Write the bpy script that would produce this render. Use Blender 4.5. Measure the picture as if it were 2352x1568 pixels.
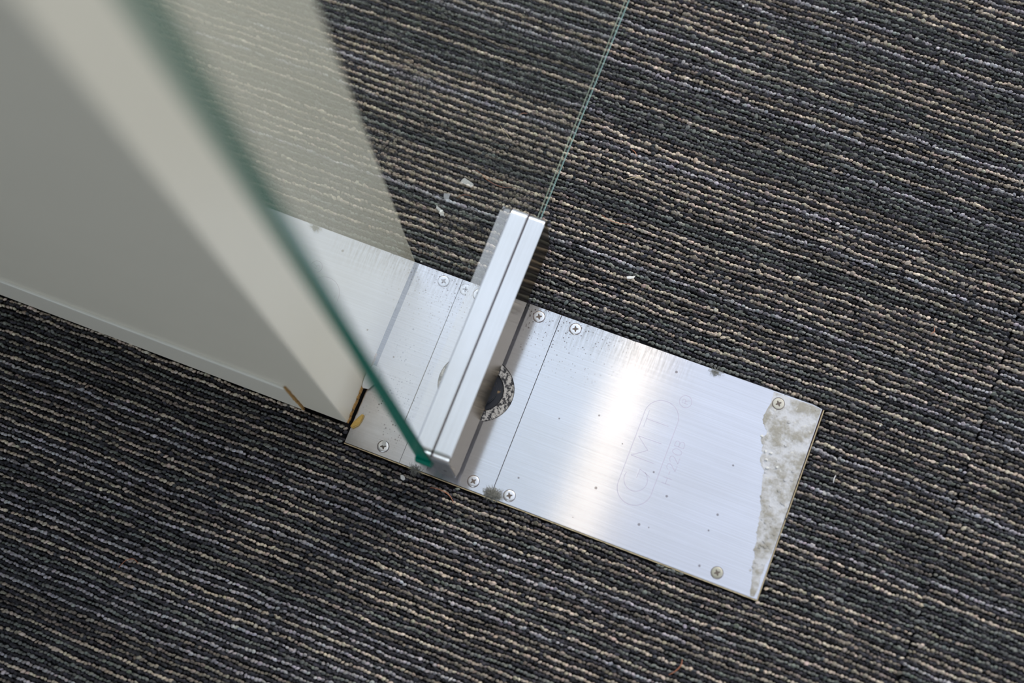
import bpy, bmesh, math, random
import numpy as np
from mathutils import Vector, Matrix, noise as mnoise

for o in list(bpy.data.objects): bpy.data.objects.remove(o)
SC = bpy.context.scene
COL = SC.collection
MM = 0.001

# ------------------------------------------------------------------ camera
R = ((0.9299344033, 0.3636675465, -0.0544786326),
     (-0.3402319528, 0.9071197787, 0.2477416506),
     (0.1395142432, -0.2118481125, 0.9672932095))
cam = bpy.data.cameras.new('camera')
camo = bpy.data.objects.new('camera', cam); COL.objects.link(camo)
Rm = Matrix(R).transposed().to_4x4()
camo.matrix_world = Matrix.Translation((0.1069, -0.16949, 0.93058)) @ Rm
cam.sensor_width = 36; cam.sensor_fit = 'HORIZONTAL'
cam.lens = 3623.73 * 36 / 2352
cam.clip_start = 0.01; cam.clip_end = 50
cam.dof.use_dof = True
cam.dof.focus_distance = 0.968
cam.dof.aperture_fstop = 2.9
cam.dof.aperture_blades = 0
SC.camera = camo

# ------------------------------------------------------------------ light, exposure
SC.view_settings.view_transform = 'Standard'
SC.view_settings.look = 'None'
SC.view_settings.gamma = 1
SC.view_settings.use_curve_mapping = False
SC.view_settings.exposure = 0.0
world = bpy.data.worlds.new('overcast_sky'); SC.world = world
world.use_nodes = True
wb = world.node_tree.nodes['Background']
wb.inputs[0].default_value = (0.80, 0.885, 1.06, 1)
wb.inputs[1].default_value = 1.07

def area_light(name, loc, target, sx, sy, power, color):
    d = bpy.data.lights.new(name, 'AREA'); d.shape = 'RECTANGLE'; d.size = sx; d.size_y = sy
    d.energy = power; d.color = color
    o = bpy.data.objects.new(name, d); COL.objects.link(o); o.location = loc
    o.rotation_euler = (Vector(target) - Vector(loc)).to_track_quat('-Z', 'Y').to_euler()
    return o
area_light('added_front_fill', (0.1, -2.0, 0.50), (-0.3, 0, 0.10), 0.9, 0.7, 11, (0.78, 0.90, 1.0))  # unseen fill added to brighten the wall front and glass edge
area_light('daylight', (1.25, 2.9, 1.75), (0, 0, 0), 1.4, 1.4, 96, (1.0, 0.94, 0.84))

# ------------------------------------------------------------------ helpers
def tag(o, label=None, cat=None, group=None, kind=None):
    if label: o['label'] = label
    if cat: o['category'] = cat
    if group: o['group'] = group
    if kind: o['kind'] = kind
    return o
def empty(name, loc=(0, 0, 0)):
    o = bpy.data.objects.new(name, None); COL.objects.link(o); o.location = loc
    o.empty_display_size = 0.02
    return o
def link(name, me, mat=None, parent=None, smooth=False):
    if mat: me.materials.append(mat)
    o = bpy.data.objects.new(name, me); COL.objects.link(o)
    if parent:
        o.parent = parent
        o.matrix_parent_inverse = Matrix.Translation(parent.matrix_world.translation).inverted() if False else Matrix()
        off = world_loc(parent)
        o.location = -off
    if smooth:
        for p in me.polygons: p.use_smooth = True
    return o
def world_loc(o):
    v = Vector((0, 0, 0))
    while o is not None:
        v += o.location; o = o.parent
    return v
def frombm(name, bm, mat=None, parent=None, smooth=False):
    bmesh.ops.recalc_face_normals(bm, faces=bm.faces)
    me = bpy.data.meshes.new(name); bm.to_mesh(me); bm.free()
    return link(name, me, mat, parent, smooth)
def add_box(bm, x0, x1, y0, y1, z0, z1, bev=0, seg=2):
    b = bmesh.new()
    vs = [b.verts.new((x, y, z)) for x in (x0, x1) for y in (y0, y1) for z in (z0, z1)]
    for f in ((0, 1, 3, 2), (4, 6, 7, 5), (0, 4, 5, 1), (2, 3, 7, 6), (0, 2, 6, 4), (1, 5, 7, 3)):
        b.faces.new([vs[i] for i in f])
    if bev: bmesh.ops.bevel(b, geom=b.edges[:], offset=bev, segments=seg, affect='EDGES', profile=0.5)
    me = bpy.data.meshes.new('tmp'); b.to_mesh(me); b.free(); bm.from_mesh(me); bpy.data.meshes.remove(me)
def box(name, x0, x1, y0, y1, z0, z1, mat, parent=None, bev=0, seg=2):
    bm = bmesh.new(); add_box(bm, x0, x1, y0, y1, z0, z1, bev, seg)
    return frombm(name, bm, mat, parent)
def prism(bm, pts, z0, z1, bev=0, holes=()):
    """vertical prism over polygon pts (x,y), optional holes"""
    b = bmesh.new()
    loops = [pts] + list(holes); edges = []
    for L in loops:
        vv = [b.verts.new((p[0], p[1], z1)) for p in L]
        for i in range(len(vv)): edges.append(b.edges.new((vv[i], vv[(i + 1) % len(vv)])))
    bmesh.ops.triangle_fill(b, use_beauty=True, edges=edges)
    r = bmesh.ops.extrude_face_region(b, geom=b.faces[:])
    for v in r['geom']:
        if isinstance(v, bmesh.types.BMVert): v.co.z = z0
    bmesh.ops.recalc_face_normals(b, faces=b.faces)
    if bev:
        ed = [e for e in b.edges if len(e.link_faces) == 2 and e.calc_face_angle(0) > 1.0 and all(abs(v.co.z - z1) < 1e-9 for v in e.verts)]
        bmesh.ops.bevel(b, geom=ed, offset=bev, segments=2, affect='EDGES')
    me = bpy.data.meshes.new('tmp'); b.to_mesh(me); b.free(); bm.from_mesh(me); bpy.data.meshes.remove(me)
def circle(cx, cy, r, n=48):
    return [(cx + r * math.cos(2 * math.pi * i / n), cy + r * math.sin(2 * math.pi * i / n)) for i in range(n)]
def add_tube(bm, pts, r, sides=6, taper=True):
    pts = [Vector(p) for p in pts]; rings = []
    for i, p in enumerate(pts):
        t = (pts[min(i + 1, len(pts) - 1)] - pts[max(i - 1, 0)]).normalized()
        a = t.cross(Vector((0, 0, 1)));  a = a.normalized() if a.length > 1e-6 else Vector((1, 0, 0))
        b = a.cross(t)
        f = 1.0
        if taper: f = 0.35 + 0.65 * math.sin(math.pi * (i + 0.5) / len(pts))
        rings.append([bm.verts.new(p + (a * math.cos(k * 2 * math.pi / sides) + b * math.sin(k * 2 * math.pi / sides)) * r * f) for k in range(sides)])
    for A, B in zip(rings, rings[1:]):
        for k in range(sides): bm.faces.new((A[k], A[(k + 1) % sides], B[(k + 1) % sides], B[k]))
    bm.faces.new(rings[0][::-1]); bm.faces.new(rings[-1])
def spline(pts, n=8):
    P = [Vector(p) for p in pts]; P = [P[0]] + P + [P[-1]]; out = []
    for i in range(1, len(P) - 2):
        for k in range(n):
            t = k / n
            a, b, c, d = P[i - 1], P[i], P[i + 1], P[i + 2]
            out.append(0.5 * ((2 * b) + (-a + c) * t + (2 * a - 5 * b + 4 * c - d) * t * t + (-a + 3 * b - 3 * c + d) * t ** 3))
    out.append(P[-2]); return out

# ------------------------------------------------------------------ materials
def newmat(name):
    m = bpy.data.materials.new(name); m.use_nodes = True
    nt = m.node_tree; bs = nt.nodes['Principled BSDF']
    return m, nt, bs
def N(nt, t, **kw):
    n = nt.nodes.new(t)
    for k, v in kw.items(): setattr(n, k, v)
    return n
def L(nt, a, b): nt.links.new(a, b)
def mathn(nt, op, a, b=None, c=None, clamp=False):
    n = N(nt, 'ShaderNodeMath', operation=op); n.use_clamp = clamp
    for i, v in enumerate((a, b, c)):
        if v is None: continue
        if isinstance(v, (int, float)): n.inputs[i].default_value = v
        else: L(nt, v, n.inputs[i])
    return n.outputs[0]
def mixc(nt, f, a, b):
    n = N(nt, 'ShaderNodeMix', data_type='RGBA')
    if isinstance(f, (int, float)): n.inputs[0].default_value = f
    else: L(nt, f, n.inputs[0])
    for i, v in ((6, a), (7, b)):
        if isinstance(v, tuple): n.inputs[i].default_value = (*v, 1)
        else: L(nt, v, n.inputs[i])
    return n.outputs[2]
def coords(nt, scale=(1, 1, 1), rot=(0, 0, 0)):
    g = N(nt, 'ShaderNodeNewGeometry'); mp = N(nt, 'ShaderNodeMapping')
    mp.inputs['Scale'].default_value = scale; mp.inputs['Rotation'].default_value = rot
    L(nt, g.outputs['Position'], mp.inputs['Vector']); return mp.outputs[0]
def noisen(nt, scale, vec=None, detail=3, rough=0.5):
    n = N(nt, 'ShaderNodeTexNoise'); n.inputs['Scale'].default_value = scale
    n.inputs['Detail'].default_value = detail; n.inputs['Roughness'].default_value = rough
    L(nt, vec if vec is not None else coords(nt), n.inputs['Vector']); return n.outputs[0]
def ramp(nt, f, lo, hi):
    n = N(nt, 'ShaderNodeMapRange'); n.clamp = True
    L(nt, f, n.inputs[0]); n.inputs[1].default_value = lo; n.inputs[2].default_value = hi
    return n.outputs[0]
def bump(nt, bs, h, strength, dist):
    b = N(nt, 'ShaderNodeBump'); b.inputs['Strength'].default_value = strength; b.inputs['Distance'].default_value = dist
    L(nt, h, b.inputs['Height']); L(nt, b.outputs[0], bs.inputs['Normal'])
def plain(name, col, rough=0.6, metal=0.0, var=0.12, nscale=400, bmp=0.0, spec=0.5):
    m, nt, bs = newmat(name)
    f = noisen(nt, nscale)
    L(nt, mixc(nt, f, tuple(c * (1 - var) for c in col), tuple(min(1, c * (1 + var)) for c in col)), bs.inputs['Base Color'])
    bs.inputs['Roughness'].default_value = rough; bs.inputs['Metallic'].default_value = metal
    bs.inputs['Specular IOR Level'].default_value = spec
    if bmp: bump(nt, bs, noisen(nt, nscale * 1.7), 0.6, bmp)
    return m

def region(nt, xyz, x0, x1, y0, y1, soft):
    """soft rectangular mask in world xy"""
    s = N(nt, 'ShaderNodeSeparateXYZ'); L(nt, xyz, s.inputs[0])
    a = ramp(nt, s.outputs[0], x0 - soft, x0 + soft); b = ramp(nt, s.outputs[0], x1 + soft, x1 - soft)
    c = ramp(nt, s.outputs[1], y0 - soft, y0 + soft); d = ramp(nt, s.outputs[1], y1 + soft, y1 - soft)
    return mathn(nt, 'MULTIPLY', mathn(nt, 'MULTIPLY', a, b), mathn(nt, 'MULTIPLY', c, d))

def brushed(name, col, rough, aniso, tang=(0, 1, 0), brush=(6, 1100, 6), dirt=0.0, plate=False, contrast=0.10):
    m, nt, bs = newmat(name)
    line = noisen(nt, 1.0, coords(nt, brush), 4, 0.7)
    patch = noisen(nt, 14, coords(nt, (1, 1.6, 1)), 4, 0.6)
    c = mixc(nt, ramp(nt, line, 0.3, 0.7), tuple(v * (1 - contrast) for v in col), tuple(min(1, v * (1 + contrast * 0.5)) for v in col))
    c = mixc(nt, mathn(nt, 'MULTIPLY', ramp(nt, patch, 0.42, 0.75), 0.22), c, (0.66, 0.64, 0.60))
    if plate:
        P = coords(nt)
        v = N(nt, 'ShaderNodeTexVoronoi'); v.voronoi_dimensions = '2D'; v.inputs['Scale'].default_value = 620; L(nt, P, v.inputs['Vector'])
        sepc = N(nt, 'ShaderNodeSeparateColor'); L(nt, v.outputs['Color'], sepc.inputs[0])
        rad = mathn(nt, 'MULTIPLY', sepc.outputs[0], 0.34)
        dot = mathn(nt, 'LESS_THAN', v.outputs['Distance'], rad)
        clus = ramp(nt, noisen(nt, 55, P, 3), 0.44, 0.60)
        left = region(nt, P, -0.096, -0.062, -0.048, 0.012, 0.012)
        keep = mathn(nt, 'GREATER_THAN', sepc.outputs[1], 0.45)
        k1 = mathn(nt, 'MULTIPLY', mathn(nt, 'MULTIPLY', dot, keep), mathn(nt, 'MULTIPLY', left, clus))
        top = region(nt, P, -0.088, 0.03, 0.035, 0.09, 0.018)
        k2 = mathn(nt, 'MULTIPLY', mathn(nt, 'MULTIPLY', dot, mathn(nt, 'GREATER_THAN', sepc.outputs[2], 0.7)), top)
        # sparse small marks everywhere
        v2 = N(nt, 'ShaderNodeTexVoronoi'); v2.voronoi_dimensions = '2D'; v2.inputs['Scale'].default_value = 95; L(nt, P, v2.inputs['Vector'])
        s2 = N(nt, 'ShaderNodeSeparateColor'); L(nt, v2.outputs['Color'], s2.inputs[0])
        k3 = mathn(nt, 'MULTIPLY', mathn(nt, 'LESS_THAN', v2.outputs['Distance'], mathn(nt, 'MULTIPLY', s2.outputs[0], 0.085)), mathn(nt, 'GREATER_THAN', s2.outputs[1], 0.88))
        spots = mathn(nt, 'MAXIMUM', mathn(nt, 'MULTIPLY', k1, 0.85), mathn(nt, 'MAXIMUM', mathn(nt, 'MULTIPLY', k2, 0.75), mathn(nt, 'MULTIPLY', k3, 0.6)))
        # grime smeared in from the carpet edge, with streaks across
        smear = mathn(nt, 'MULTIPLY', region(nt, P, -0.095, 0.075, 0.052, 0.09, 0.014), ramp(nt, noisen(nt, 1.0, coords(nt, (700, 60, 1)), 4, 0.7), 0.42, 0.72))
        smear2 = mathn(nt, 'MULTIPLY', region(nt, P, -0.12, -0.070, -0.08, 0.0, 0.012), ramp(nt, noisen(nt, 40, P, 4, 0.6), 0.35, 0.7))
        c = mixc(nt, mathn(nt, 'MULTIPLY', smear, 0.75), c, (0.20, 0.18, 0.16))
        c = mixc(nt, mathn(nt, 'MULTIPLY', smear2, 0.45), c, (0.50, 0.42, 0.36))
        c = mixc(nt, spots, c, (0.09, 0.05, 0.045))
    L(nt, c, bs.inputs['Base Color'])
    bs.inputs['Metallic'].default_value = 1
    r = mathn(nt, 'ADD', mathn(nt, 'MULTIPLY', patch, 0.03), rough)
    L(nt, r, bs.inputs['Roughness'])
    bs.inputs['Anisotropic'].default_value = aniso
    t = N(nt, 'ShaderNodeCombineXYZ')
    for i in range(3): t.inputs[i].default_value = tang[i]
    L(nt, t.outputs[0], bs.inputs['Tangent'])
    bump(nt, bs, line, 0.25, 0.00002)
    return m

M = {}
M['plate'] = brushed('brushed_aluminium', (0.83, 0.83, 0.86), 0.17, 1.0, plate=True)
M['screw'] = plain('screw_metal', (0.95, 0.95, 0.96), 0.30, 1.0, 0.08)
M['screw_dirty'] = plain('dirty_screw_metal', (0.52, 0.50, 0.40), 0.45, 0.8, 0.3)
M['screw_cream'] = plain('cream_screw', (0.62, 0.59, 0.50), 0.45, 0.3, 0.15)
M['recess'] = plain('dark_screw_cross', (0.16, 0.13, 0.11), 0.7, 0.3)  # dark brown cross laid on the screw head
M['dark'] = plain('dark_cavity', (0.025, 0.022, 0.022), 0.8)
M['seam'] = plain('dark_seam', (0.10, 0.06, 0.05), 0.7)
M['rim'] = plain('brassy_case_rim', (0.62, 0.50, 0.30), 0.35, 0.9, 0.2)
M['engrave'] = plain('engraved_line', (0.58, 0.52, 0.64), 0.5, 0.6, 0.1)
M['engrave_light'] = plain('painted_line_glint', (0.95, 0.94, 0.92), 0.25, 0.9, 0.05)
M['fitting'] = brushed('satin_stainless', (0.88, 0.87, 0.87), 0.20, 0.55, (0, 1, 0), (900, 8, 900), contrast=0.06)
M['fitting_face'] = brushed('darkened_stainless_face', (0.50, 0.455, 0.39), 0.15, 0.8, (0, 0, 1), (8, 8, 900), contrast=0.05)  # base colour darkened and warmed to stand in for what the face reflects
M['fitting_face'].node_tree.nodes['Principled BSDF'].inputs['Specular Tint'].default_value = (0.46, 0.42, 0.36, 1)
M['zinc'] = plain('cast_zinc', (0.30, 0.31, 0.33), 0.5, 0.6, 0.3, 300, 0.0002)
M['gasket'] = plain('dark_gasket', (0.06, 0.03, 0.04), 0.6)
M['wall'] = plain('cream_wall_paint', (0.76, 0.71, 0.60), 0.38, 0, 0.02, 25, 0.0)
M['skirt'] = plain('skirting_paint', (0.75, 0.71, 0.62), 0.35, 0, 0.02, 25, 0.0)
M['skirt_lip'] = plain('skirting_lip', (0.92, 0.92, 0.86), 0.4, 0, 0.05, 60)
M['rust'] = plain('rust_stain', (0.36, 0.20, 0.06), 0.8, 0, 0.5, 300)
M['amber'] = plain('old_glue', (0.62, 0.40, 0.10), 0.5, 0, 0.25, 500, 0.0004)
M['white_chip'] = plain('plaster_white', (0.80, 0.79, 0.75), 0.6, 0, 0.08, 800, 0.0001)
M['pale_chip'] = plain('pale_film', (0.50, 0.51, 0.53), 0.3, 0, 0.1, 600)
M['hair'] = plain('copper_hair', (0.55, 0.22, 0.12), 0.4)
M['straw'] = plain('dry_straw', (0.55, 0.45, 0.30), 0.6)
M['lint'] = plain('grey_lint', (0.27, 0.27, 0.24), 0.9)
M['ceil'] = plain('ceiling_paint', (0.75, 0.76, 0.78), 0.8, 0, 0.03, 3)
M['backing'] = plain('carpet_backing', (0.018, 0.017, 0.020), 0.95, 0, 0.3, 900)

def mottled(name):
    m, nt, bs = newmat(name)
    f = noisen(nt, 420, None, 5, 0.65); g = noisen(nt, 900, None, 2, 0.6)
    c = mixc(nt, ramp(nt, f, 0.46, 0.54), (0.03, 0.03, 0.035), (0.50, 0.48, 0.45))
    c = mixc(nt, mathn(nt, 'MULTIPLY', ramp(nt, g, 0.55, 0.65), 0.6), c, (0.07, 0.06, 0.06))
    L(nt, c, bs.inputs['Base Color']); bs.inputs['Roughness'].default_value = 0.55; bs.inputs['Metallic'].default_value = 0.3
    bump(nt, bs, f, 0.8, 0.0006)
    return m
M['ring'] = mottled('worn_ring_paint')

def spindle_mat():
    m, nt, bs = newmat('black_spindle')
    f = noisen(nt, 260, None, 3)
    L(nt, mixc(nt, mathn(nt, 'MULTIPLY', ramp(nt, f, 0.62, 0.72), 0.7), (0.018, 0.020, 0.026), (0.30, 0.20, 0.10)), bs.inputs['Base Color'])
    bs.inputs['Roughness'].default_value = 0.35
    return m
M['spindle'] = spindle_mat()

def glue_mat():
    m, nt, bs = newmat('dried_grey_glue')
    f = noisen(nt, 110, None, 6, 0.65); g = noisen(nt, 330, None, 3, 0.6)
    c = mixc(nt, ramp(nt, f, 0.42, 0.60), (0.64, 0.64, 0.65), (0.38, 0.355, 0.30))
    c = mixc(nt, ramp(nt, g, 0.64, 0.72), c, (0.68, 0.66, 0.60))
    c = mixc(nt, ramp(nt, noisen(nt, 240, coords(nt, (1, 1, 1), (0, 0, 1)), 4, 0.7), 0.66, 0.74), c, (0.13, 0.10, 0.07))
    L(nt, c, bs.inputs['Base Color']); bs.inputs['Roughness'].default_value = 0.45
    bs.inputs['Metallic'].default_value = 0.25
    bump(nt, bs, f, 0.7, 0.0008)
    return m
M['glue'] = glue_mat()

def glass_mat(name, tint, reflect=True):
    m = bpy.data.materials.new(name); m.use_nodes = True; nt = m.node_tree
    for n in list(nt.nodes): nt.nodes.remove(n)
    out = N(nt, 'ShaderNodeOutputMaterial'); mix = N(nt, 'ShaderNodeMixShader')
    tr = N(nt, 'ShaderNodeBsdfTransparent'); gl = N(nt, 'ShaderNodeBsdfGlossy')
    smudge = noisen(nt, 9, None, 3)
    L(nt, mixc(nt, smudge, tint, tuple(min(1, c * 1.015) for c in tint)), tr.inputs[0])
    gl.inputs['Color'].default_value = (0.96, 1.0, 0.98, 1)
    gl.inputs['Roughness'].default_value = 0.0
    fr = N(nt, 'ShaderNodeFresnel'); geo = N(nt, 'ShaderNodeNewGeometry')
    # same outer-surface reflectance on both faces of the thin pane
    mr = N(nt, 'ShaderNodeMapRange'); L(nt, geo.outputs['Backfacing'], mr.inputs[0])
    mr.inputs[3].default_value = 1.45; mr.inputs[4].default_value = 1 / 1.45
    L(nt, mr.outputs[0], fr.inputs['IOR'])
    x = fr.outputs[0]; f2 = mathn(nt, 'DIVIDE', mathn(nt, 'MULTIPLY', x, 2.0), mathn(nt, 'ADD', x, 1.0))
    if not reflect: f2 = mathn(nt, 'MULTIPLY', x, 0.0)
    L(nt, f2, mix.inputs[0]); L(nt, tr.outputs[0], mix.inputs[1]); L(nt, gl.outputs[0], mix.inputs[2])
    L(nt, mix.outputs[0], out.inputs['Surface'])
    return m
M['glass'] = glass_mat('clear_float_glass', (0.97, 0.985, 0.965))
M['glass_back'] = glass_mat('clear_glass_rear', (0.985, 0.995, 0.985), False)   # both reflections are carried by the front face

def edge_mat(name, col, rough=0.25):
    m, nt, bs = newmat(name)
    f = noisen(nt, 60, coords(nt, (1, 1, 0.2)), 2)
    L(nt, mixc(nt, f, tuple(c * 0.85 for c in col), tuple(c * 1.1 for c in col)), bs.inputs['Base Color'])
    bs.inputs['Roughness'].default_value = rough; bs.inputs['Specular IOR Level'].default_value = 0.15
    return m
M['edge'] = edge_mat('green_glass_edge', (0.0, 0.205, 0.140))
M['edge_dark'] = edge_mat('deep_green_glass_edge', (0.001, 0.07, 0.055))
M['edge_pale'] = edge_mat('painted_glow_arris', (0.52, 0.78, 0.73))  # pale colour painted for the light glowing in the lower edge
M['edge_cream'] = edge_mat('pale_glass_arris', (0.42, 0.50, 0.40))

def carpet_mat():
    m, nt, bs = newmat('loop_pile_yarn')
    a = N(nt, 'ShaderNodeAttribute'); a.attribute_type = 'INSTANCER'; a.attribute_name = 'yarn'
    tc = N(nt, 'ShaderNodeTexCoord'); mp = N(nt, 'ShaderNodeMapping')
    L(nt, tc.outputs['Object'], mp.inputs[0]); mp.inputs['Scale'].default_value = (1400, 7000, 3000); mp.inputs['Rotation'].default_value = (0, 0, 0.6)
    f = N(nt, 'ShaderNodeTexNoise'); f.inputs['Scale'].default_value = 1; f.inputs['Detail'].default_value = 3
    L(nt, coords(nt, (2500, 6500, 4000), (0, 0, 0.7)), f.inputs['Vector'])
    k = ramp(nt, f.outputs[0], 0.3, 0.7)
    mul = N(nt, 'ShaderNodeMix', data_type='RGBA', blend_type='MULTIPLY'); mul.inputs[0].default_value = 1
    L(nt, a.outputs['Color'], mul.inputs[6])
    L(nt, mixc(nt, k, (0.62, 0.62, 0.62), (1.25, 1.25, 1.25)), mul.inputs[7])
    L(nt, mul.outputs[2], bs.inputs['Base Color'])
    bs.inputs['Roughness'].default_value = 0.9; bs.inputs['Specular IOR Level'].default_value = 0.25
    bs.inputs['Sheen Weight'].default_value = 0.15
    bump(nt, bs, f.outputs[0], 0.8, 0.0003)
    return m
M['pile'] = carpet_mat()

# ------------------------------------------------------------------ setting: floor and carpet tiles
ZB = -0.0042
floor = bpy.data.meshes.new('floor')
bm = bmesh.new()
# slab with an opening for the spring box
holes = [[(-0.1, -0.0605), (0.163, -0.0605), (0.163, 0.0612), (-0.1, 0.0612)]]
prism(bm, [(-3, -3), (3, -3), (3, 3), (-3, 3)], -0.08, ZB - 0.002, holes=holes)
floor = frombm('floor', bm, M['backing'])
tag(floor, 'dark carpet tile floor with fine grey and beige stripes', 'floor', kind='structure')

XS = 0.2525                                   # tile joint
PITCH, LOOP = 2.3 * MM, 2.35 * MM
rng = np.random.default_rng(11)
BEIGE = np.array([0.55, 0.47, 0.38]); LAV = np.array([0.45, 0.43, 0.445]); GREEN = np.array([0.205, 0.215, 0.195])
DIM = np.array([0.085, 0.086, 0.090]); DARK = np.array([0.041, 0.040, 0.051]); TAUPE = np.array([0.29, 0.25, 0.205])

def tile_rows(seed):
    r = np.random.default_rng(seed); rows = []
    n = int(1.4 / PITCH)
    prev = 0
    for i in range(n):
        if i % 2: rows.append(('d', r.random())); continue
        k = r.choice(4, p=[0.36, 0.18, 0.30, 0.16]); rows.append(('c', k))
    return rows
def make_pile(name, x0, x1, y0, y1, seed, parent, keep):
    r = np.random.default_rng(seed); rows = tile_rows(seed + 5)
    P = []; C = []; RO = []; S = []
    ny = int((y1 - y0) / PITCH)
    tones = [BEIGE, LAV, GREEN, TAUPE]
    ph = r.random(8) * 6.28
    for j in range(ny):
        y = y0 + (j + 0.5) * PITCH
        nx = int((x1 - x0) / LOOP)
        x = x0 + (np.arange(nx) + r.random() * 0.8 + 0.1) * LOOP + r.normal(0, 0.16 * MM, nx)
        wob = 0.42 * MM * np.sin(x * 41 + y * 9 + ph[0]) + 0.30 * MM * np.sin(x * 97 + y * 120 + ph[1]) + 0.22 * MM * np.sin(x * 233 - y * 300 + ph[2])
        # slow random walk so that every row wanders on its own
        k = np.convolve(r.normal(0, 1, nx + 14), np.ones(15) / 15, 'valid')[:nx] * 0.55 * MM
        yy = y + wob + k + r.normal(0, 0.19 * MM, nx)
        kind, v = rows[j % len(rows)]
        if kind == 'd':
            c = np.repeat((DARK * (0.8 + 0.5 * v))[None], nx, 0)
            c = c * (1 + r.normal(0, 0.22, nx))[:, None]
            z = r.normal(-0.25 * MM, 0.2 * MM, nx); sc = 0.98
        else:
            # tone changes now and then along the row
            idx = np.zeros(nx, int); cur = v; q = 0
            while q < nx:
                ln = int(r.integers(60, 330)); idx[q:q + ln] = cur; q += ln
                if r.random() < 0.6: cur = int(r.choice(4, p=[0.36, 0.18, 0.30, 0.16]))
            base = np.array(tones)[idx]
            lum = np.convolve(r.normal(0, 1, nx + 8), np.ones(9) / 9, 'valid')[:nx] * 0.42
            c = base * (1 + lum + r.normal(0, 0.16, nx))[:, None]
            drop = r.random(nx) < 0.035
            c[drop] = DIM
            z = r.normal(0.18 * MM, 0.22 * MM, nx); sc = 0.93
        c = np.clip(c, 0.01, 0.9) * (1 + r.normal(0, 0.03, (nx, 3)))
        m = keep(x, yy, r)
        x, yy, z, c = x[m], yy[m], z[m], c[m]; n = len(x)
        P.append(np.stack([x, yy, ZB + 2.15 * MM + z], 1)); C.append(c)
        RO.append(np.stack([r.normal(0, 0.25, n), r.normal(0.0, 0.3, n), r.normal(0.30, 0.22, n) + np.where(r.random(n) < 0.5, 0, math.pi)], 1))
        s = sc * (1 + r.normal(0, 0.10, n)); S.append(np.stack([s * (1 + r.normal(0, 0.12, n)), s * (1 + r.normal(0, 0.1, n)), s * (1 + r.normal(0, 0.1, n))], 1))
    P = np.concatenate(P); C = np.concatenate(C); RO = np.concatenate(RO); S = np.concatenate(S)
    me = bpy.data.meshes.new(name); me.vertices.add(len(P)); me.vertices.foreach_set('co', P.astype(np.float32).ravel())
    a = me.attributes.new('yarn', 'FLOAT_COLOR', 'POINT'); a.data.foreach_set('color', np.concatenate([np.clip(C, 0, 1), np.ones((len(C), 1))], 1).astype(np.float32).ravel())
    a = me.attributes.new('turn', 'FLOAT_VECTOR', 'POINT'); a.data.foreach_set('vector', RO.astype(np.float32).ravel())
    a = me.attributes.new('size', 'FLOAT_VECTOR', 'POINT'); a.data.foreach_set('vector', S.astype(np.float32).ravel())
    o = link(name, me, M['pile'], parent)
    o['kind'] = 'stuff'
    md = o.modifiers.new('loops', 'NODES'); md.node_group = loop_group()
    return o
_lg = []
def loop_group():
    if _lg: return _lg[0]
    g = bpy.data.node_groups.new('yarn_loops', 'GeometryNodeTree'); _lg.append(g)
    g.interface.new_socket('Geometry', in_out='INPUT', socket_type='NodeSocketGeometry')
    g.interface.new_socket('Geometry', in_out='OUTPUT', socket_type='NodeSocketGeometry')
    n = g.nodes; gi = n.new('NodeGroupInput'); go = n.new('NodeGroupOutput')
    ico = n.new('GeometryNodeMeshIcoSphere'); ico.inputs['Radius'].default_value = 1.0; ico.inputs['Subdivisions'].default_value = 3
    sp = n.new('GeometryNodeSetPosition'); pos = n.new('GeometryNodeInputPosition')
    nz = n.new('ShaderNodeTexNoise'); nz.noise_dimensions = '3D'; nz.inputs['Scale'].default_value = 1.5; nz.inputs['Detail'].default_value = 2.0
    sub = n.new('ShaderNodeVectorMath'); sub.operation = 'SUBTRACT'; sub.inputs[1].default_value = (0.5, 0.5, 0.5)
    mul = n.new('ShaderNodeVectorMath'); mul.operation = 'MULTIPLY'; mul.inputs[1].default_value = (1.1, 1.1, 0.9)
    lk = g.links.new
    lk(pos.outputs[0], nz.inputs['Vector']); lk(nz.outputs['Color'], sub.inputs[0]); lk(sub.outputs[0], mul.inputs[0])
    lk(ico.outputs[0], sp.inputs['Geometry']); lk(mul.outputs[0], sp.inputs['Offset'])
    tr = n.new('GeometryNodeTransform'); tr.inputs['Scale'].default_value = (1.40 * MM, 0.97 * MM, 2.1 * MM)
    lk(sp.outputs[0], tr.inputs['Geometry'])
    ss = n.new('GeometryNodeSetShadeSmooth'); lk(tr.outputs[0], ss.inputs[0])
    sm = n.new('GeometryNodeSetMaterial'); sm.inputs['Material'].default_value = M['pile']; lk(ss.outputs[0], sm.inputs[0])
    iop = n.new('GeometryNodeInstanceOnPoints')
    def attr(nm):
        a = n.new('GeometryNodeInputNamedAttribute'); a.data_type = 'FLOAT_VECTOR'; a.inputs['Name'].default_value = nm
        return a.outputs[0]
    lk(gi.outputs[0], iop.inputs['Points']); lk(sm.outputs[0], iop.inputs['Instance'])
    e2r = n.new('FunctionNodeEulerToRotation'); lk(attr('turn'), e2r.inputs[0])
    lk(e2r.outputs[0], iop.inputs['Rotation']); lk(attr('size'), iop.inputs['Scale'])
    lk(iop.outputs[0], go.inputs[0])
    return g

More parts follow.
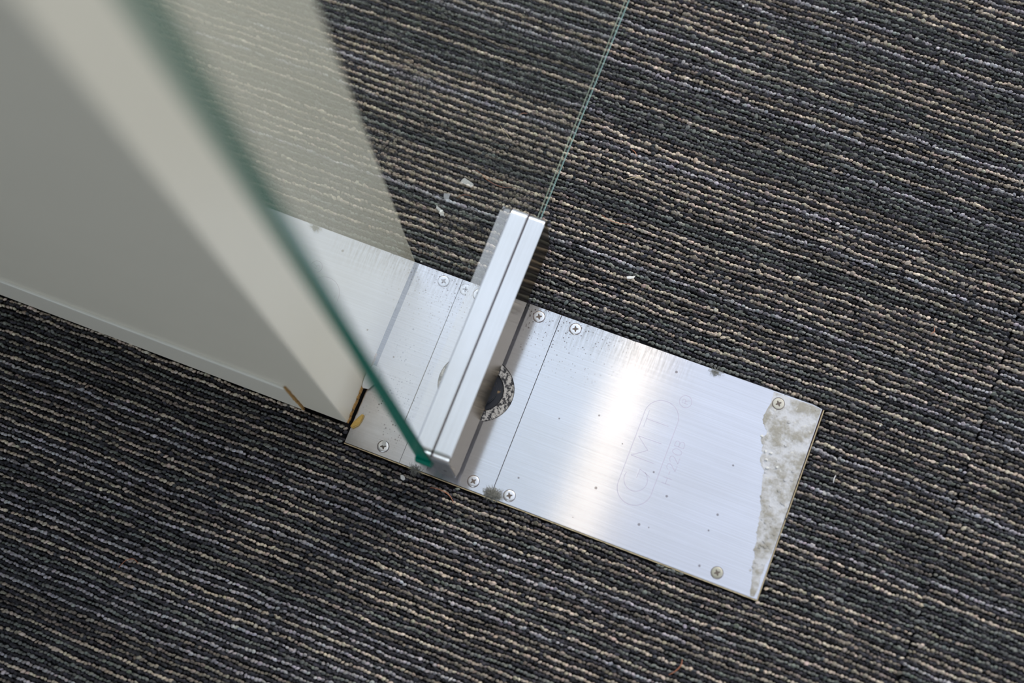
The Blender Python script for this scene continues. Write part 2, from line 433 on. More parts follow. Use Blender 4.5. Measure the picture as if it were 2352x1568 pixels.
def keep_main(x, y, r):
    n = len(x)
    top = 0.0603 + np.abs(r.normal(0, 0.35 * MM, n)) + 0.9 * MM
    plate = (x > -0.1012) & (x < 0.1632) & (y > -0.0612) & (y < top)
    wallb = (x <= -0.1005) & (y > -0.0500) & (y < 0.0620)
    hidden = (x < -0.26) & (y > 0.0620)
    return ~(plate | wallb | hidden)
def tile(x0, x1, y0, y1, seed, keep, pts=None, holes=()):
    bm = bmesh.new(); prism(bm, pts or [(x0, y0), (x1, y0), (x1, y1), (x0, y1)], ZB - 0.0018, ZB, holes=holes)
    t = frombm('carpet_tile', bm, M['backing'], floor)
    make_pile('carpet_pile', x0 - 0.0002, x1 + 0.0006, y0, y1, seed, t, keep)
    return t
tile(-0.50, XS, -0.31, 0.42, 3, keep_main,
     pts=[(-0.50, -0.31), (XS - .0006, -0.31), (XS - .0006, 0.42), (-0.26, 0.42), (-0.26, 0.0615), (-0.0985, 0.0615), (0.1632, 0.0615), (0.1632, -0.0608), (-0.1002, -0.0608), (-0.1002, -0.0485), (-0.50, -0.0485)])
tile(XS, XS + 0.25, -0.31, 0.42, 21, lambda x, y, r: np.ones(len(x), bool), pts=[(XS + .0006, -0.31), (XS + .25, -0.31), (XS + .25, 0.42), (XS + .0006, 0.42)])

# ------------------------------------------------------------------ setting: pier wall on the left, skirting
wall = box('wall_left', -3.0, -0.1012, -0.0490, 0.0600, 0.0048, 2.6, M['wall'], None, 0.0008, 2)
tag(wall, 'cream painted end of the pier wall beside the glass door', 'wall', kind='structure')
box('wall_core', -2.99, -0.1045, -0.0460, 0.0570, -0.004, 0.0060, M['dark'], wall)
# rusty lower edge of the reveal, broken into ragged flakes
bm = bmesh.new(); rr = random.Random(4)
y = -0.0487
while y < -0.004:
    h = rr.uniform(0.0006, 0.0034) * (1.0 if y < -0.02 else 0.7); w = rr.uniform(0.0016, 0.0042)
    add_box(bm, -0.1016, -0.1006 + rr.uniform(0, 0.0003), y, min(y + w, -0.003), 0.0040 - rr.uniform(0, 0.0012), 0.0048 + h, 0.0002, 1); y += w
frombm('rust_fringe', bm, M['rust'], wall)
base = box('baseboard_left', -3.0, -0.1305, -0.0502, -0.0488, 0.0, 0.0575, M['skirt'], None, 0.0002, 1)
tag(base, 'flat cream skirting strip along the foot of the pier wall', 'skirting', kind='structure')
box('top_lip', -3.0, -0.1305, -0.0507, -0.0489, 0.0572, 0.0588, M['skirt_lip'], base, 0.0003, 1)
bm = bmesh.new(); rr = random.Random(9)
z = 0.0
while z < 0.058:
    h = rr.uniform(0.002, 0.006); add_box(bm, -0.1309 - rr.uniform(0, 0.0008), -0.1296 + rr.uniform(-0.0003, 0.0003), -0.0505, -0.0489, z, z + h, 0.0002, 1); z += h
o = frombm('rusty_end', bm, M['rust'], base); o['label'] = 'rust brown strip end'

# unseen room guessed to suit the light: lobby ceiling and back wall on the near side, open daylight beyond
c = box('ceiling', -3, 3, -3, -0.02, 2.6, 2.7, M['ceil']); tag(c, 'pale lobby ceiling on the near side of the door', 'ceiling', kind='structure')
c = box('shade_wall_right', 1.3, 1.4, -2.3, -0.4, -0.08, 2.6, plain('right_wall_paint', (0.38, 0.37, 0.36), 0.7, 0, .03, 3)); tag(c, 'grey wall added on the right to shade the near floor', 'wall', kind='structure')  # unseen wall added to darken the near floor
c = box('shade_wall_side', -1.3, -1.2, -2.3, -0.06, -0.08, 2.6, plain('side_wall_paint', (0.25, 0.25, 0.25), 0.7, 0, .03, 3)); tag(c, 'dark wall added far left to shade the near floor', 'wall', kind='structure')  # unseen wall added to darken the lower left floor
c = box('wall_back', -3, 3, -2.4, -2.3, -0.08, 2.6, plain('back_wall_paint', (0.66, 0.66, 0.66), 0.7, 0, .03, 3)); tag(c, 'grey lobby wall behind the camera', 'wall', kind='structure')

# ------------------------------------------------------------------ floor spring with its cover plates
fs = empty('floor_spring', (0.03, 0, -0.0015))
tag(fs, 'brushed aluminium floor spring cover plate screwed flush into the carpet', 'floor spring')
SEAM, SEAML = -0.0048, -0.0635
RX, RY, RR = -0.0335, 0.0, 0.0198
T = 0.0016
bm = bmesh.new(); prism(bm, [(SEAM + .0002, -0.0595), (0.1622, -0.0597), (0.1614, 0.0606), (0.1555, 0.0614), (SEAM + .0002, 0.0604)], -T, 0, 0.0002)
frombm('cover_plate', bm, M['plate'], fs)
bm = bmesh.new(); prism(bm, [(SEAML + .0001, -0.0595), (SEAM - .0002, -0.0595), (SEAM - .0002, 0.0604), (SEAML + .0001, 0.0604)], -T, -0.00005, 0.00015, holes=[circle(RX, RY, RR)])
frombm('spindle_plate', bm, M['plate'], fs)
bm = bmesh.new(); prism(bm, [(-0.0992, -0.0595), (SEAML - .0001, -0.0595), (SEAML - .0001, 0.0604), (-0.0992, 0.0604)], -T, -0.00003, 0.00008)
frombm('end_plate', bm, M['plate'], fs)
box('cement_case', -0.0998, 0.1628, -0.0602, 0.0610, -0.045, -0.0019, M['seam'], fs)
bm = bmesh.new()
add_box(bm, -0.0995, 0.1626, -0.0604, -0.0598, -0.02, -0.0004, 0.0001, 1)
add_box(bm, 0.1623, 0.1629, -0.0604, 0.0606, -0.02, -0.0004, 0.0001, 1)
frombm('case_rim', bm, M['rim'], fs)
bm = bmesh.new(); prism(bm, circle(RX, RY, RR - .0003, 64), -0.0018, -0.0003, 0.0003, holes=[circle(RX, RY, 0.0133, 64)])
o = frombm('cover_ring', bm, M['ring'], fs); o['label'] = 'worn black and white ring around the spindle'
bm = bmesh.new(); prism(bm, circle(RX, RY, 0.0131, 64), -0.0018, -0.0010, 0.0004)
prism(bm, circle(RX, RY, 0.0095, 48), -0.0012, 0.0016, 0.0006)
frombm('spindle', bm, M['spindle'], fs)
# bearing block up to the fitting
box('drive_block', RX - 0.011, RX + 0.004, -0.007, 0.007, 0.0012, 0.0075, M['zinc'], fs, 0.0006)

def screw(x, y, rot, mat, z=0.0, label=None, chip=False):
    s = empty('screw', (0, 0, 0)); s.parent = fs; s.location = Vector((x, y, z)) - world_loc(fs)
    def rim():
        b = bmesh.new(); prism(b, circle(x, y, 0.00375, 40), z - 0.0004, z + 0.00006, holes=[circle(x, y, 0.00345, 40)]); return b
    frombm('rim_gap', rim(), M['seam'], s)
    b = bmesh.new()
    rings = [(0.00340, 0.0), (0.00330, 0.00018), (0.0031, 0.00024), (0.0020, 0.00027), (0.0010, 0.00028)]
    prev = None
    for rad, h in rings:
        cur = [b.verts.new((x + rad * math.cos(k * math.pi / 20), y + rad * math.sin(k * math.pi / 20), z + h)) for k in range(40)]
        if prev:
            for k in range(40): b.faces.new((prev[k], prev[(k + 1) % 40], cur[(k + 1) % 40], cur[k]))
        prev = cur
    b.faces.new(prev)
    frombm('head', b, mat, s, True)
    b = bmesh.new(); w, l = 0.00042, 0.00175
    poly = []
    for k in range(4):
        a = rot + k * math.pi / 2; ca, sa = math.cos(a), math.sin(a)
        for u, v in ((l, -w * 0.8), (l + 0.00015, 0), (l, w * 0.8), (w * 1.5, w * 1.5)):
            poly.append((x + u * ca - v * sa, y + u * sa + v * ca))
    prism(b, poly, z + 0.0001, z + 0.00031)
    frombm('cross_recess', b, M['recess'], s)
    if label: s['label'] = label
    if chip:
        b = bmesh.new(); prism(b, [(x - .0012, y + .0006), (x + .0006, y + .0002), (x + .0012, y + .0018), (x + .0006, y + .0034), (x - .0007, y + .0042), (x - .0016, y + .0028)], z + .0004, z + .0009, 0.0001)
        frombm('plaster_fleck', b, M['white_chip'], s)
    return s
screw(-0.0175, 0.0547, 0.5, M['screw'])
screw(0.0061, 0.0552, 0.35, M['screw'])
screw(-0.0176, -0.0540, 0.9, M['screw'])
screw(0.0057, -0.0544, 0.5, M['screw'])
screw(-0.0763, -0.0537, 0.4, M['screw'], chip=True, label='screw half hidden by a white fleck')
screw(-0.0662, 0.0550, 0.2, M['screw'])
screw(0.1361, 0.0546, 0.7, M['screw_cream'], z=0.0003, label='dull cream screw in the dried glue')
screw(0.1356, -0.0533, 0.6, M['screw_dirty'], label='dull yellowish screw')

# engraved lines on the cover plate
def ribbon(bm, pts, w, z=0.00002, closed=False):
    P = [Vector((p[0], p[1], 0)) for p in pts]; n = len(P); Lf = []; Rt = []
    for i in range(n):
        if closed: t = P[(i + 1) % n] - P[i - 1]
        else: t = P[min(i + 1, n - 1)] - P[max(i - 1, 0)]
        t.normalize(); s = Vector((-t.y, t.x, 0)) * w / 2
        Lf.append(bm.verts.new((P[i].x + s.x, P[i].y + s.y, z))); Rt.append(bm.verts.new((P[i].x - s.x, P[i].y - s.y, z)))
    for i in range(n if closed else n - 1):
        j = (i + 1) % n; bm.faces.new((Lf[i], Rt[i], Rt[j], Lf[j]))
def arc(cx, cy, r, a0, a1, n=24, ry=None):
    ry = ry or r
    return [(cx + r * math.cos(math.radians(a0 + (a1 - a0) * i / n)), cy + ry * math.sin(math.radians(a0 + (a1 - a0) * i / n))) for i in range(n + 1)]
mm = lambda L_: [(x * MM, y * MM) for x, y in L_]
bm = bmesh.new()
# long pill outline
cx, hw, yt, yb = 73.6, 10.4, 22.0, -23.5
out = arc(cx, yt, hw, 0, 180, 28) + arc(cx, yb, hw, 180, 360, 28)
ribbon(bm, mm(out), 0.00028, closed=True)
ribbon(bm, mm(arc(84.0, 36.3, 3.7, 0, 360, 32)[:-1]), 0.00026, closed=True)
frombm('engraved_outline', bm, M['engrave'], fs)
W_ = 0.00026
# three large letters reading up the plate (tops towards -x)
def engraved(name, strokes, w=W_, z=0.00002, mat='engrave'):
    b = bmesh.new()
    for st in strokes: ribbon(b, mm(st), w, z)
    return frombm(name, b, M[mat], fs)
engraved('engraved_letter', [arc(72.4, -18.6, 7.0, 60, -200, 40), [(72.4, -17.6), (72.6, -11.8)], [(72.6, -11.8), (79.6, -14.2)]])
engraved('engraved_letter', [[(64.8, -5.7), (79.2, -5.8)], [(64.8, -5.7), (73.0, 0.4)], [(73.0, 0.4), (64.9, 6.7)], [(64.9, 6.7), (79.4, 7.0)]])
engraved('engraved_letter', [[(65.6, 18.3), (79.5, 18.4)], [(65.7, 12.9), (65.6, 23.8)]])
engraved('painted_glint', [[(65.30, 12.9), (65.20, 23.8)]], 0.0003, 0.00004, 'engrave_light')  # pale ribbons painted as glints along the strokes
engraved('painted_glint', [[(72.0, -17.6), (72.2, -11.8)]], 0.0003, 0.00004, 'engrave_light')
# H-220B and the R in the circle as stroke glyphs: u along +Y (reading direction), v up = -x
G = {'H': [[(0, 0), (0, 1)], [(.62, 0), (.62, 1)], [(0, .5), (.62, .5)]],
     '-': [[(.1, .5), (.5, .5)]],
     '2': [[(0, .78), (.03, .88), (.12, .97), (.3, 1), (.48, .97), (.58, .87), (.6, .74), (.54, .6), (.4, .44), (.2, .24), (0, 0)], [(0, 0), (.62, 0)]],
     '0': [[(.31 + .31 * math.cos(t * math.pi / 12), .5 + .5 * math.sin(t * math.pi / 12)) for t in range(25)]],
     'B': [[(0, 0), (0, 1)], [(0, 1), (.38, 1), (.52, .94), (.58, .78), (.52, .6), (.38, .53), (0, .53)], [(.38, .53), (.56, .45), (.64, .28), (.56, .08), (.38, 0), (0, 0)]],
     'R': [[(0, 0), (0, 1)], [(0, 1), (.4, 1), (.56, .92), (.6, .76), (.55, .6), (.4, .52), (0, .52)], [(.32, .52), (.62, 0)]]}
def glyphs(s, x_base, y0, h, adv, w=0.00026):
    y_ = y0
    for ch in s:
        b = bmesh.new()
        for st in G[ch]: ribbon(b, [(x_base - v * h, y_ + u * h) for u, v in st], w)
        frombm('engraved_digit' if ch in '20' else ('engraved_hyphen' if ch == '-' else 'engraved_letter'), b, M['engrave'], fs)
        y_ += h * (adv if ch != '-' else adv * 0.8)
glyphs('H-220B', 0.0925, -0.0147, 0.0057, 0.86)
glyphs('R', 0.0860, 0.0351, 0.0040, 1, 0.00022)

# dried glue on the outer end of the plate
gl = mm([(131.4, 60.6), (131.8, 55.2), (131.0, 50), (130.2, 44.9), (130.4, 42), (132.0, 39.7), (135.0, 36.5), (135.3, 34.1), (133.4, 31.9), (133.7, 29.7), (135.6, 27.5), (136.2, 24.5), (137.0, 23.0), (136.5, 19.5), (138.6, 16.0), (141.4, 13.6), (141.8, 9.7), (143.0, 5.2), (144.2, 0.6), (145.2, -4.6), (147.5, -9.1), (147.7, -14), (148.9, -18.4), (149.2, -23), (150.8, -27.3), (151.5, -33), (152.9, -38), (153.7, -43), (155.4, -48), (156.3, -52.8), (157.9, -58.8), (160.2, -58.5), (160.9, -53.0), (160.0, -46), (160.4, -43.8), (160.2, -38.7), (161.6, -34.0), (161.8, -20), (161.7, 10), (161.3, 40), (161.0, 60.2), (155.4, 60.9), (143, 60.6)])
rr = random.Random(3); gl2 = []
for i, p in enumerate(gl):
    q = gl[(i + 1) % len(gl)]
    for k in range(4):
        t = k / 4; jx = rr.uniform(-.00035, .00035) if i < 31 else 0
        gl2.append((p[0] + (q[0] - p[0]) * t + jx, p[1] + (q[1] - p[1]) * t + (rr.uniform(-.0003, .0003) if i < 31 else 0)))
bm = bmesh.new(); prism(bm, gl2, 0.0, 0.00028, 0.0)
rr2 = random.Random(8)
for k in range(46):   # crumbs and lumps in it
    t = rr2.random(); yv = 0.055 - t * 0.10; x0_ = 0.133 + max(0, (0.045 - yv)) * 0.22
    xv = x0_ + rr2.random() * (0.160 - x0_) ; r_ = rr2.uniform(0.0003, 0.0012)
    prism(bm, [(xv + r_ * rr2.uniform(.6, 1.2) * math.cos(a), yv + r_ * rr2.uniform(.5, 1.2) * math.sin(a)) for a in [i * 1.047 for i in range(6)]], 0.0002, 0.00028 + r_ * 0.35, 0.00006)
o = frombm('dried_glue', bm, M['glue'], fs); o['label'] = 'grey dried glue smeared over the outer end'
rr3 = random.Random(12)
for (xv, yv) in ((0.1335, 0.0325), (0.1385, 0.0245), (0.1405, 0.0200), (0.1425, 0.0155), (0.1478, 0.0178), (0.1418, 0.0245)):
    b = bmesh.new(); prism(b, [(xv + rr3.uniform(.0006, .0013) * math.cos(a), yv + rr3.uniform(.0004, .001) * math.sin(a)) for a in [i * .785 for i in range(8)]], 0.0003, 0.0011, 0.0002)
    frombm('glue_crumb', b, M['white_chip'], fs)

# ------------------------------------------------------------------ glass door with bottom patch fitting
door = empty('door_1', (-0.042, 0.0, 0.0))
tag(door, 'frameless clear glass door leaf with green edges, standing open on its pivot', 'door', kind='structure')
GX1, GX0 = -0.0374, -0.0478
FY0, FY1, FZ0, FZ1 = -0.0568, 0.0970, 0.0080, 0.0590
DY0, DY1, DZ1 = -0.0585, 0.86, 1.00  # pane shaped low so the plate can mirror the added strip light
NZ = 0.0440                                    # notch height in the glass
GB = 0.0080                                    # underside of the glass
CH = 0.0010
def pane_face(x, inset):
    i = inset
    return [(x, DY0 + i, NZ + i), (x, FY1 + .002 + i, NZ + i), (x, FY1 + .002 + i, GB + i), (x, DY1 - i, GB + i), (x, DY1 - i, DZ1 - i), (x, DY0 + i, DZ1 - i)]
# two faces
bm = bmesh.new()
f1 = [bm.verts.new(p) for p in pane_face(GX1, 0.0004)]; bm.faces.new(f1)
f0 = [bm.verts.new(p) for p in pane_face(GX0, 0.0004)]; bm.faces.new(f0[::-1])
me = bpy.data.meshes.new('glass_pane'); bm.to_mesh(me); bm.free()
pane = link('glass_pane', me, M['glass'], door); me.materials.append(M['glass_back']); me.polygons[1].material_index = 1
# upright near edge, bottom edge with its ground arrises
def strip(bm, a, b, c, d): bm.faces.new([bm.verts.new(p) for p in (a, b, c, d)])
bm = bmesh.new()
strip(bm, (GX0 + .0008, DY0, NZ), (GX1 - .0008, DY0, NZ), (GX1 - .0008, DY0, DZ1), (GX0 + .0008, DY0, DZ1))
strip(bm, (GX0, DY0 + .0008, NZ), (GX0 + .0008, DY0, NZ), (GX0 + .0008, DY0, DZ1), (GX0, DY0 + .0008, DZ1))
strip(bm, (GX0 + .0008, DY1, GB), (GX1 - .0008, DY1, GB), (GX1 - .0008, DY1, DZ1), (GX0 + .0008, DY1, DZ1))
e = frombm('upright_edge', bm, M['edge'], pane); e['label'] = 'emerald green cut edge'
bm = bmesh.new()
strip(bm, (GX1, DY0 + .0008, NZ), (GX1 - .0008, DY0, NZ), (GX1 - .0008, DY0, DZ1), (GX1, DY0 + .0008, DZ1))
e = frombm('arris', bm, M['edge_dark'], pane); e['label'] = 'dark green corner line'
# rounded corner of the notch at the near end, glass pressed into the fitting
bm = bmesh.new()
pr = [(DY0 - .0012, NZ + .006), (DY0 - .0022, NZ + .001), (DY0 - .0020, NZ - .004), (DY0 + .001, NZ - .007), (DY0 + .008, NZ - .007), (DY0 + .008, NZ + .006)]
A = [bm.verts.new((GX0 + .0007, y_, z_)) for y_, z_ in pr]; B = [bm.verts.new((GX1 - .0002, y_, z_)) for y_, z_ in pr]
bm.faces.new(A); bm.faces.new(B[::-1])
for i in range(len(pr)): j = (i + 1) % len(pr); bm.faces.new((A[i], B[i], B[j], A[j]))
e = frombm('glass_corner', bm, M['edge'], pane); e['label'] = 'rounded green lower corner'
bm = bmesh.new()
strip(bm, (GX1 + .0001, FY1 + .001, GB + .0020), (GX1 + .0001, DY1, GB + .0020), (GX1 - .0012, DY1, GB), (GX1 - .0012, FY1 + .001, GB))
e = frombm('bottom_arris', bm, M['edge_pale'], pane); e['label'] = 'lower edge line painted pale green for its glow'
bm = bmesh.new()
strip(bm, (GX1 - .0022, FY1 + .001, GB), (GX1 - .0022, DY1, GB), (GX1 - .0031, DY1, GB), (GX1 - .0031, FY1 + .001, GB))
frombm('bottom_arris', bm, M['edge_cream'], pane)

pf = empty('patch_fitting', (0, 0, 0)); pf.parent = door; pf.location = Vector((-0.042, 0, 0.03)) - world_loc(door)
pf['label'] = 'stainless steel bottom patch fitting'
CX1 = -0.0265
def cover(x0, x1, y0, y1, z0, z1, bev=0.0016, rad=0.0042):
    """rounded-corner plate in the y-z plane with softened outer edges"""
    b = bmesh.new(); P = []
    for cy_, cz_, a0 in ((y1 - rad, z1 - rad, 0), (y0 + rad, z1 - rad, 90), (y0 + rad, z0 + rad, 180), (y1 - rad, z0 + rad, 270)):
        P += [(cy_ + rad * math.cos(math.radians(a0 + k * 15)), cz_ + rad * math.sin(math.radians(a0 + k * 15))) for k in range(7)]
    A = [b.verts.new((x0, p, q)) for p, q in P]; B = [b.verts.new((x1, p, q)) for p, q in P]
    b.faces.new(A); b.faces.new(B[::-1]); n = len(P)
    for i in range(n): b.faces.new((A[i], B[i], B[(i + 1) % n], A[(i + 1) % n]))
    out = x1 if x1 > GX1 else x0
    ed = [e_ for e_ in b.edges if all(abs(v.co.x - out) < 1e-7 for v in e_.verts)]
    bmesh.ops.bevel(b, geom=ed, offset=bev, segments=4, affect='EDGES', profile=0.5)
    return b
def two_mat(name, b, ma, mb, parent, outer):
    bmesh.ops.recalc_face_normals(b, faces=b.faces)
    for f in b.faces: f.material_index = 1 if f.normal.x * outer > 0.8 else 0
    me = bpy.data.meshes.new(name); b.to_mesh(me); b.free(); me.materials.append(ma); me.materials.append(mb)
    o_ = link(name, me, None, parent)
    return o_
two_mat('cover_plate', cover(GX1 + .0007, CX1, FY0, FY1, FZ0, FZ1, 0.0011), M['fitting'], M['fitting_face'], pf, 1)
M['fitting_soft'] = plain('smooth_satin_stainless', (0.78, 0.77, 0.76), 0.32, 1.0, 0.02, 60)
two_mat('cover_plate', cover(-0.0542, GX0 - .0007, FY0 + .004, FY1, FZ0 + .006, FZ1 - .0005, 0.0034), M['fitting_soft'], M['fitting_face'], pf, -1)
box('gasket', GX1 + .0001, GX1 + .0006, FY0 + .0004, FY1 - .0004, FZ0 + .002, FZ1 - .0006, M['gasket'], pf)
box('gasket', GX0 - .0006, GX0 - .0001, FY0 + .0004, FY1 - .0004, FZ0 + .002, FZ1 - .0006, M['gasket'], pf)
box('bright_filler', GX0 + .0002, GX1 - .0002, FY0 + .0035, FY1 - .0008, NZ + .004, FZ1 - .0008, M['fitting'], pf)  # steel strip added inside the glass to brighten the band seen through it
bm = bmesh.new()
add_box(bm, GX0 - .0055, GX1 + .0006, FY0 + .0030, FY1 - .001, FZ0 + .0006, 0.030, 0.0008)
add_box(bm, GX1 - .0005, CX1 - .0006, FY0 - .0006, FY0 + .004, FZ0 + .0006, FZ1 - .0035, 0.0004)
frombm('clamp_body', bm, M['zinc'], pf)
box('dark_slot_block', GX0 + .0004, GX1 - .0004, FY0 + .002, FY1 - .002, 0.030, NZ - 0.0002, M['dark'], pf)  # solid near-black block painted as the shade under the glass
bm = bmesh.new(); b2 = circle(0, 0, 0.0011, 16)
A = [bm.verts.new((-0.0318 + u, FY0 - .0007, 0.026 + v)) for u, v in b2]; B = [bm.verts.new((-0.0318 + u, FY0 + .001, 0.026 + v)) for u, v in b2]
bm.faces.new(A)
for i in range(16): bm.faces.new((A[i], B[i], B[(i + 1) % 16], A[(i + 1) % 16]))
frombm('set_screw', bm, M['dark'], pf)

# ------------------------------------------------------------------ unseen strip light added so the plate mirrors a warm band
fx = empty('added_strip_light', (-0.125, 0.9, 2.5)); tag(fx, 'unseen warm strip light added for the band mirrored in the plate', 'light')
box('housing', -0.160, -0.050, -0.1, 1.9, 2.505, 2.55, M['ceil'], fx, 0.004)
def emis(name, col, s):
    m, nt, bs = newmat(name); bs.inputs['Emission Color'].default_value = (*col, 1); bs.inputs['Emission Strength'].default_value = s
    L(nt, mixc(nt, noisen(nt, 5), col, tuple(c * .98 for c in col)), bs.inputs['Base Color']); return m
box('diffuser', -0.145, -0.070, -0.09, 1.89, 2.498, 2.506, emis('warm_diffuser', (1.0, 0.92, 0.82), 1.42), fx)

# ------------------------------------------------------------------ litter on the carpet
CT = ZB + 4.35 * MM                            # top of the pile
def chip(name, pts, z, h, mat, label, cat, bev=0.00015, wob=0):
    c_ = (sum(p[0] for p in pts) / len(pts) * MM, sum(p[1] for p in pts) / len(pts) * MM)
    bm = bmesh.new(); prism(bm, [(p[0] * MM, p[1] * MM) for p in pts], z, z + h, bev)
    bmesh.ops.translate(bm, vec=(-c_[0], -c_[1], -z), verts=bm.verts)
    if wob:
        for v in bm.verts: v.co.z += wob * mnoise.noise(Vector((v.co.x * 900, v.co.y * 900, 3)))
    o_ = frombm(name, bm, mat); o_.location = (c_[0], c_[1], z)
    return tag(o_, label, cat)
chip('plastic_chip', [(-95.3, 118.9), (-94.2, 121.9), (-93.4, 122.3), (-87.2, 120.6), (-86.6, 120.0), (-86.8, 118.2), (-87.6, 117.8)], CT, 0.0007, M['white_chip'], 'pale rectangular chip on the carpet seen through the glass above the fitting', 'debris')
chip('film_scrap', [(-102.1, 108.5), (-98.1, 109.6), (-98.0, 106.4), (-95.5, 105.4), (-91.0, 105.4), (-94.2, 103.9), (-98.3, 104.0), (-101.3, 105.6)], CT, 0.0003, M['pale_chip'], 'curved translucent grey scrap on the carpet behind the glass', 'debris', 0.0001)
chip('plaster_crumb', [(-100.2, 95.1), (-99.9, 97.0), (-99.0, 98.0), (-98.2, 97.6), (-97.4, 96.6), (-96.9, 95.4), (-95.7, 94.2), (-97.0, 94.5), (-98.6, 93.9), (-99.0, 94.6)], CT, 0.0008, M['white_chip'], 'crumbly white crumb below the curved grey scrap behind the glass', 'debris', 0.0001, 0.0004)
chip('plaster_crumb', [(23.6, 97.2), (25.4, 98.3), (27.0, 98.7), (28.6, 99.6), (28.2, 97.6), (26.4, 96.6), (24.4, 96.0)], CT, 0.0006, M['white_chip'], 'small flat white crumb lying on open carpet right of the steel fitting', 'debris', 0.0001)
chip('plaster_crumb', [(-59.8, -66.2), (-58.6, -65.6), (-57.0, -66.2), (-56.2, -67.6), (-57.2, -68.6), (-58.9, -68.2)], CT, 0.0009, M['white_chip'], 'oval white crumb on the carpet below the near end of the fitting', 'debris', 0.0002)
bm = bmesh.new()
fl = [(-100.8, -26.0, 7.5), (-100.6, -21.5, 12.0), (-100.0, -16.0, 15.0), (-98.0, -11.5, 14.0), (-95.5, -11.0, 9.0), (-94.6, -15.0, 5.0), (-95.2, -20.0, 3.0), (-97.6, -24.5, 3.0)]
c_ = Vector((-0.098, -0.018, 0.0))
top = [bm.verts.new((x * MM - c_.x, y * MM - c_.y, z * MM)) for x, y, z in fl]
mid = bm.verts.new((-0.0970 - c_.x, -0.0175 - c_.y, 0.0112)); low = [bm.verts.new((v.co.x - 0.0004, v.co.y, v.co.z - 0.0011)) for v in top]
for i in range(8):
    j = (i + 1) % 8; bm.faces.new((top[i], top[j], mid)); bm.faces.new((top[i], low[i], low[j], top[j]))
bm.faces.new(low)
o = frombm('plaster_flake', bm, M['white_chip']); o.location = c_
tag(o, 'large cream plaster flake leaning against the foot of the wall reveal', 'debris')
chip('glue_lump', [(-99.3, -49.6), (-98.8, -46.6), (-97.4, -43.4), (-95.6, -40.2), (-94.2, -40.2), (-94.3, -43.6), (-95.0, -47.0), (-96.4, -48.6), (-97.9, -50.2)], 0.0, 0.0022, M['amber'], 'amber lump of old glue at the wall corner on the metal plate', 'debris', 0.0004, 0.0008)
for i, (x, y, s, lb) in enumerate(((30.6, 292, 1.3, 'white speck on the carpet at the top edge right of the glass'),
                        (-99.4, 240.9, 0.8, 'white speck behind the glass near the top edge'),
                        (-186, 179.6, 0.9, 'white speck behind the glass beside the cream reflection'),
                        (-98.5, 62.0, 1.3, 'white crumb at the top left corner of the metal plate'),
                        (-255.4, -137.4, 1.6, 'glassy splinter on the dark carpet at the lower left'),
                        (196.5, 63, 0.9, 'white speck on the carpet right of the glued plate end'),
                        (-4.5, 64.5, 0.7, 'tiny white speck on the carpet just above the plate seam'))):
    rr = random.Random(i); bm = bmesh.new(); bmesh.ops.create_icosphere(bm, subdivisions=1, radius=0.0005 * s)
    for v in bm.verts: v.co *= rr.uniform(0.7, 1.5); v.co.z *= 0.7
    o = frombm('crumb', bm, M['white_chip']); o.location = (x * MM, y * MM, CT + .0003); tag(o, lb, 'debris')
def hair(name, pts, r, mat, label, cat='hair', z=None):
    z = CT + 0.0003 if z is None else z
    c_ = pts[len(pts) // 2]
    P = spline([((p[0] - c_[0]) * MM, (p[1] - c_[1]) * MM, (p[2] if len(p) > 2 else 0) * MM) for p in pts])
    bm = bmesh.new(); add_tube(bm, P, r, 6)
    o_ = frombm(name, bm, mat, None, True); o_.location = (c_[0] * MM, c_[1] * MM, z); return tag(o_, label, cat)
hair('hair', [(-84.1, 128.3, 0), (-80, 126, .4), (-73.6, 124.7, .6), (-68, 125.0, .3), (-63.4, 126.6, 0)], 0.00022, M['hair'], 'copper brown curved hair on the carpet seen through the glass')
hair('hair', [(-93.2, 108.0, 0), (-91.2, 110.8, .5), (-88.0, 112.2, .5), (-85.2, 112.4, 0)], 0.00018, M['hair'], 'short orange hair beside the curved grey scrap')
hair('hair', [(-4.5, 129.2, 0), (1.5, 127.6, .4), (7.5, 127.8, .4), (14.4, 129.8, 0)], 0.00018, M['hair'], 'pinkish hair on open carpet above the steel fitting end')
hair('hair', [(-2.6, 176.2, 0), (0.2, 175.3, .3), (2.6, 173.0, 0)], 0.00020, M['hair'], 'short red hair on the carpet right of the glass lower edge')
hair('dry_twig', [(1.4, 156.5, 0), (5.4, 159.2, .4), (8.0, 160.2, .3), (10.8, 163.0, 0)], 0.00028, M['straw'], 'small dry straw twig on the carpet right of the glass', 'debris')
hair('dry_twig', [(5.8, 157.6, 0.3), (8.2, 160.0, .6), (9.8, 159.6, .3)], 0.00022, M['straw'], 'tiny straw fibre touching the dry twig', 'debris')
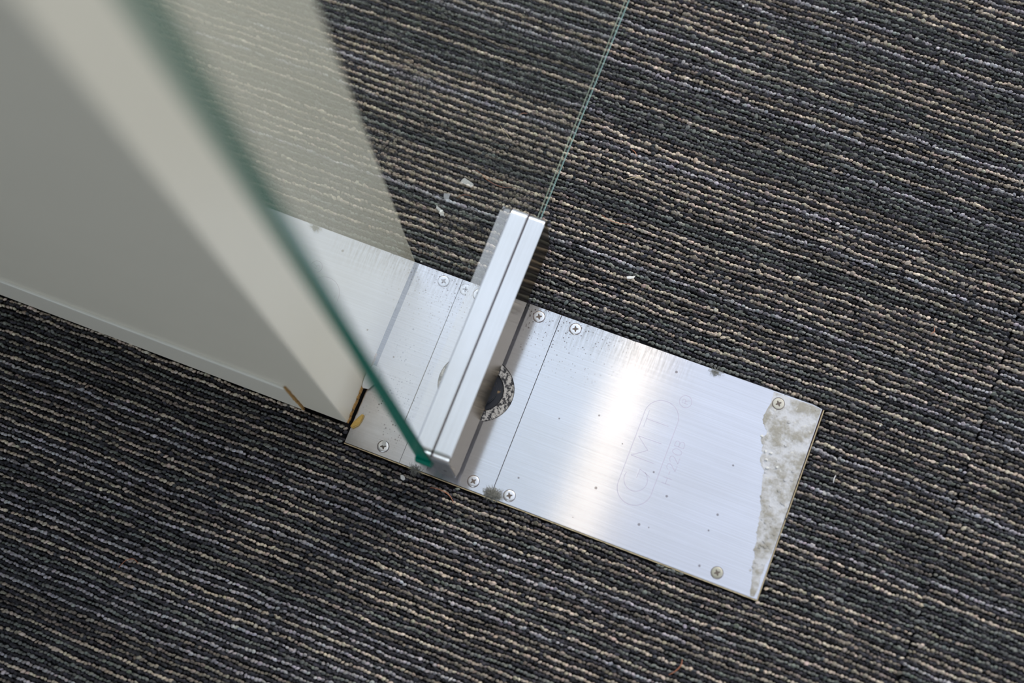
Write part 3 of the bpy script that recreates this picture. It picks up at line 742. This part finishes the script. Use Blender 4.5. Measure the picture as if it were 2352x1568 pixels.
hair('hair', [(-40.5, -66.8, 0), (-36.2, -66.0, .5), (-31, -66.2, .5), (-27.2, -67.4, .5), (-23.5, -70.4, 0)], 0.00026, M['hair'], 'orange brown hair on the carpet below the steel fitting')
hair('hair', [(133.5, -107.0, 0), (134.0, -110.6, .6), (132.4, -114.6, .6), (129.4, -118.4, 0)], 0.00028, M['hair'], 'curved copper hair near the bottom edge of the floor')
hair('hair', [(-196.4, -178.0, 0), (-194.3, -172.6, .5), (-190.5, -169.9, .5), (-186.6, -171.0, 0)], 0.00020, M['hair'], 'thin arched brown hair on the dark carpet at the lower left')
hair('hair', [(207.8, 131.6, 0), (208.6, 129.6, .4), (207.4, 127.0, 0)], 0.00024, M['hair'], 'short orange fibre near the carpet tile joint')
hair('thread', [(181.5, 25.6, 0), (181.2, 23.2, .4), (181.6, 20.6, 0)], 0.00032, M['white_chip'], 'short white thread on the carpet right of the plate', 'thread')

def lint_clump(cx, cy, n, size, seed, label, z):
    rr = random.Random(seed); bm = bmesh.new()
    for k in range(n):
        a = rr.uniform(0, 6.28); r0 = rr.uniform(0, 1) ** .6; p = Vector((math.cos(a) * r0 * size[0], math.sin(a) * r0 * size[1], rr.uniform(0, size[2])))
        pts = [p]
        d = Vector((rr.uniform(-1, 1), rr.uniform(-1, 1), rr.uniform(-.3, .5))).normalized()
        for s in range(5):
            d = (d + Vector((rr.uniform(-.8, .8), rr.uniform(-.8, .8), rr.uniform(-.5, .4)))).normalized(); pts.append(pts[-1] + d * 0.0007)
        for q in pts: q.z = max(q.z, 0.0001)
        add_tube(bm, pts, rr.uniform(0.00005, 0.00010), 4)
    o_ = frombm('lint_tuft', bm, M['lint']); o_.location = (cx, cy, z); tag(o_, label, 'lint'); o_['kind'] = 'stuff'; return o_
lint_clump(-0.0035, -0.0570, 460, (.0048, .0026, .0022), 2, 'fuzzy grey lint tuft over the plate seam at the near edge', 0.0002)
lint_clump(0.0946, 0.0600, 70, (.0030, .0012, .0012), 5, 'small grey lint tuft hanging over the far edge of the plate', 0.0004)
lint_clump(-0.0530, -0.0600, 110, (.0034, .0014, .0016), 6, 'grey lint tuft at the plate edge below the near end of the fitting', 0.0002)
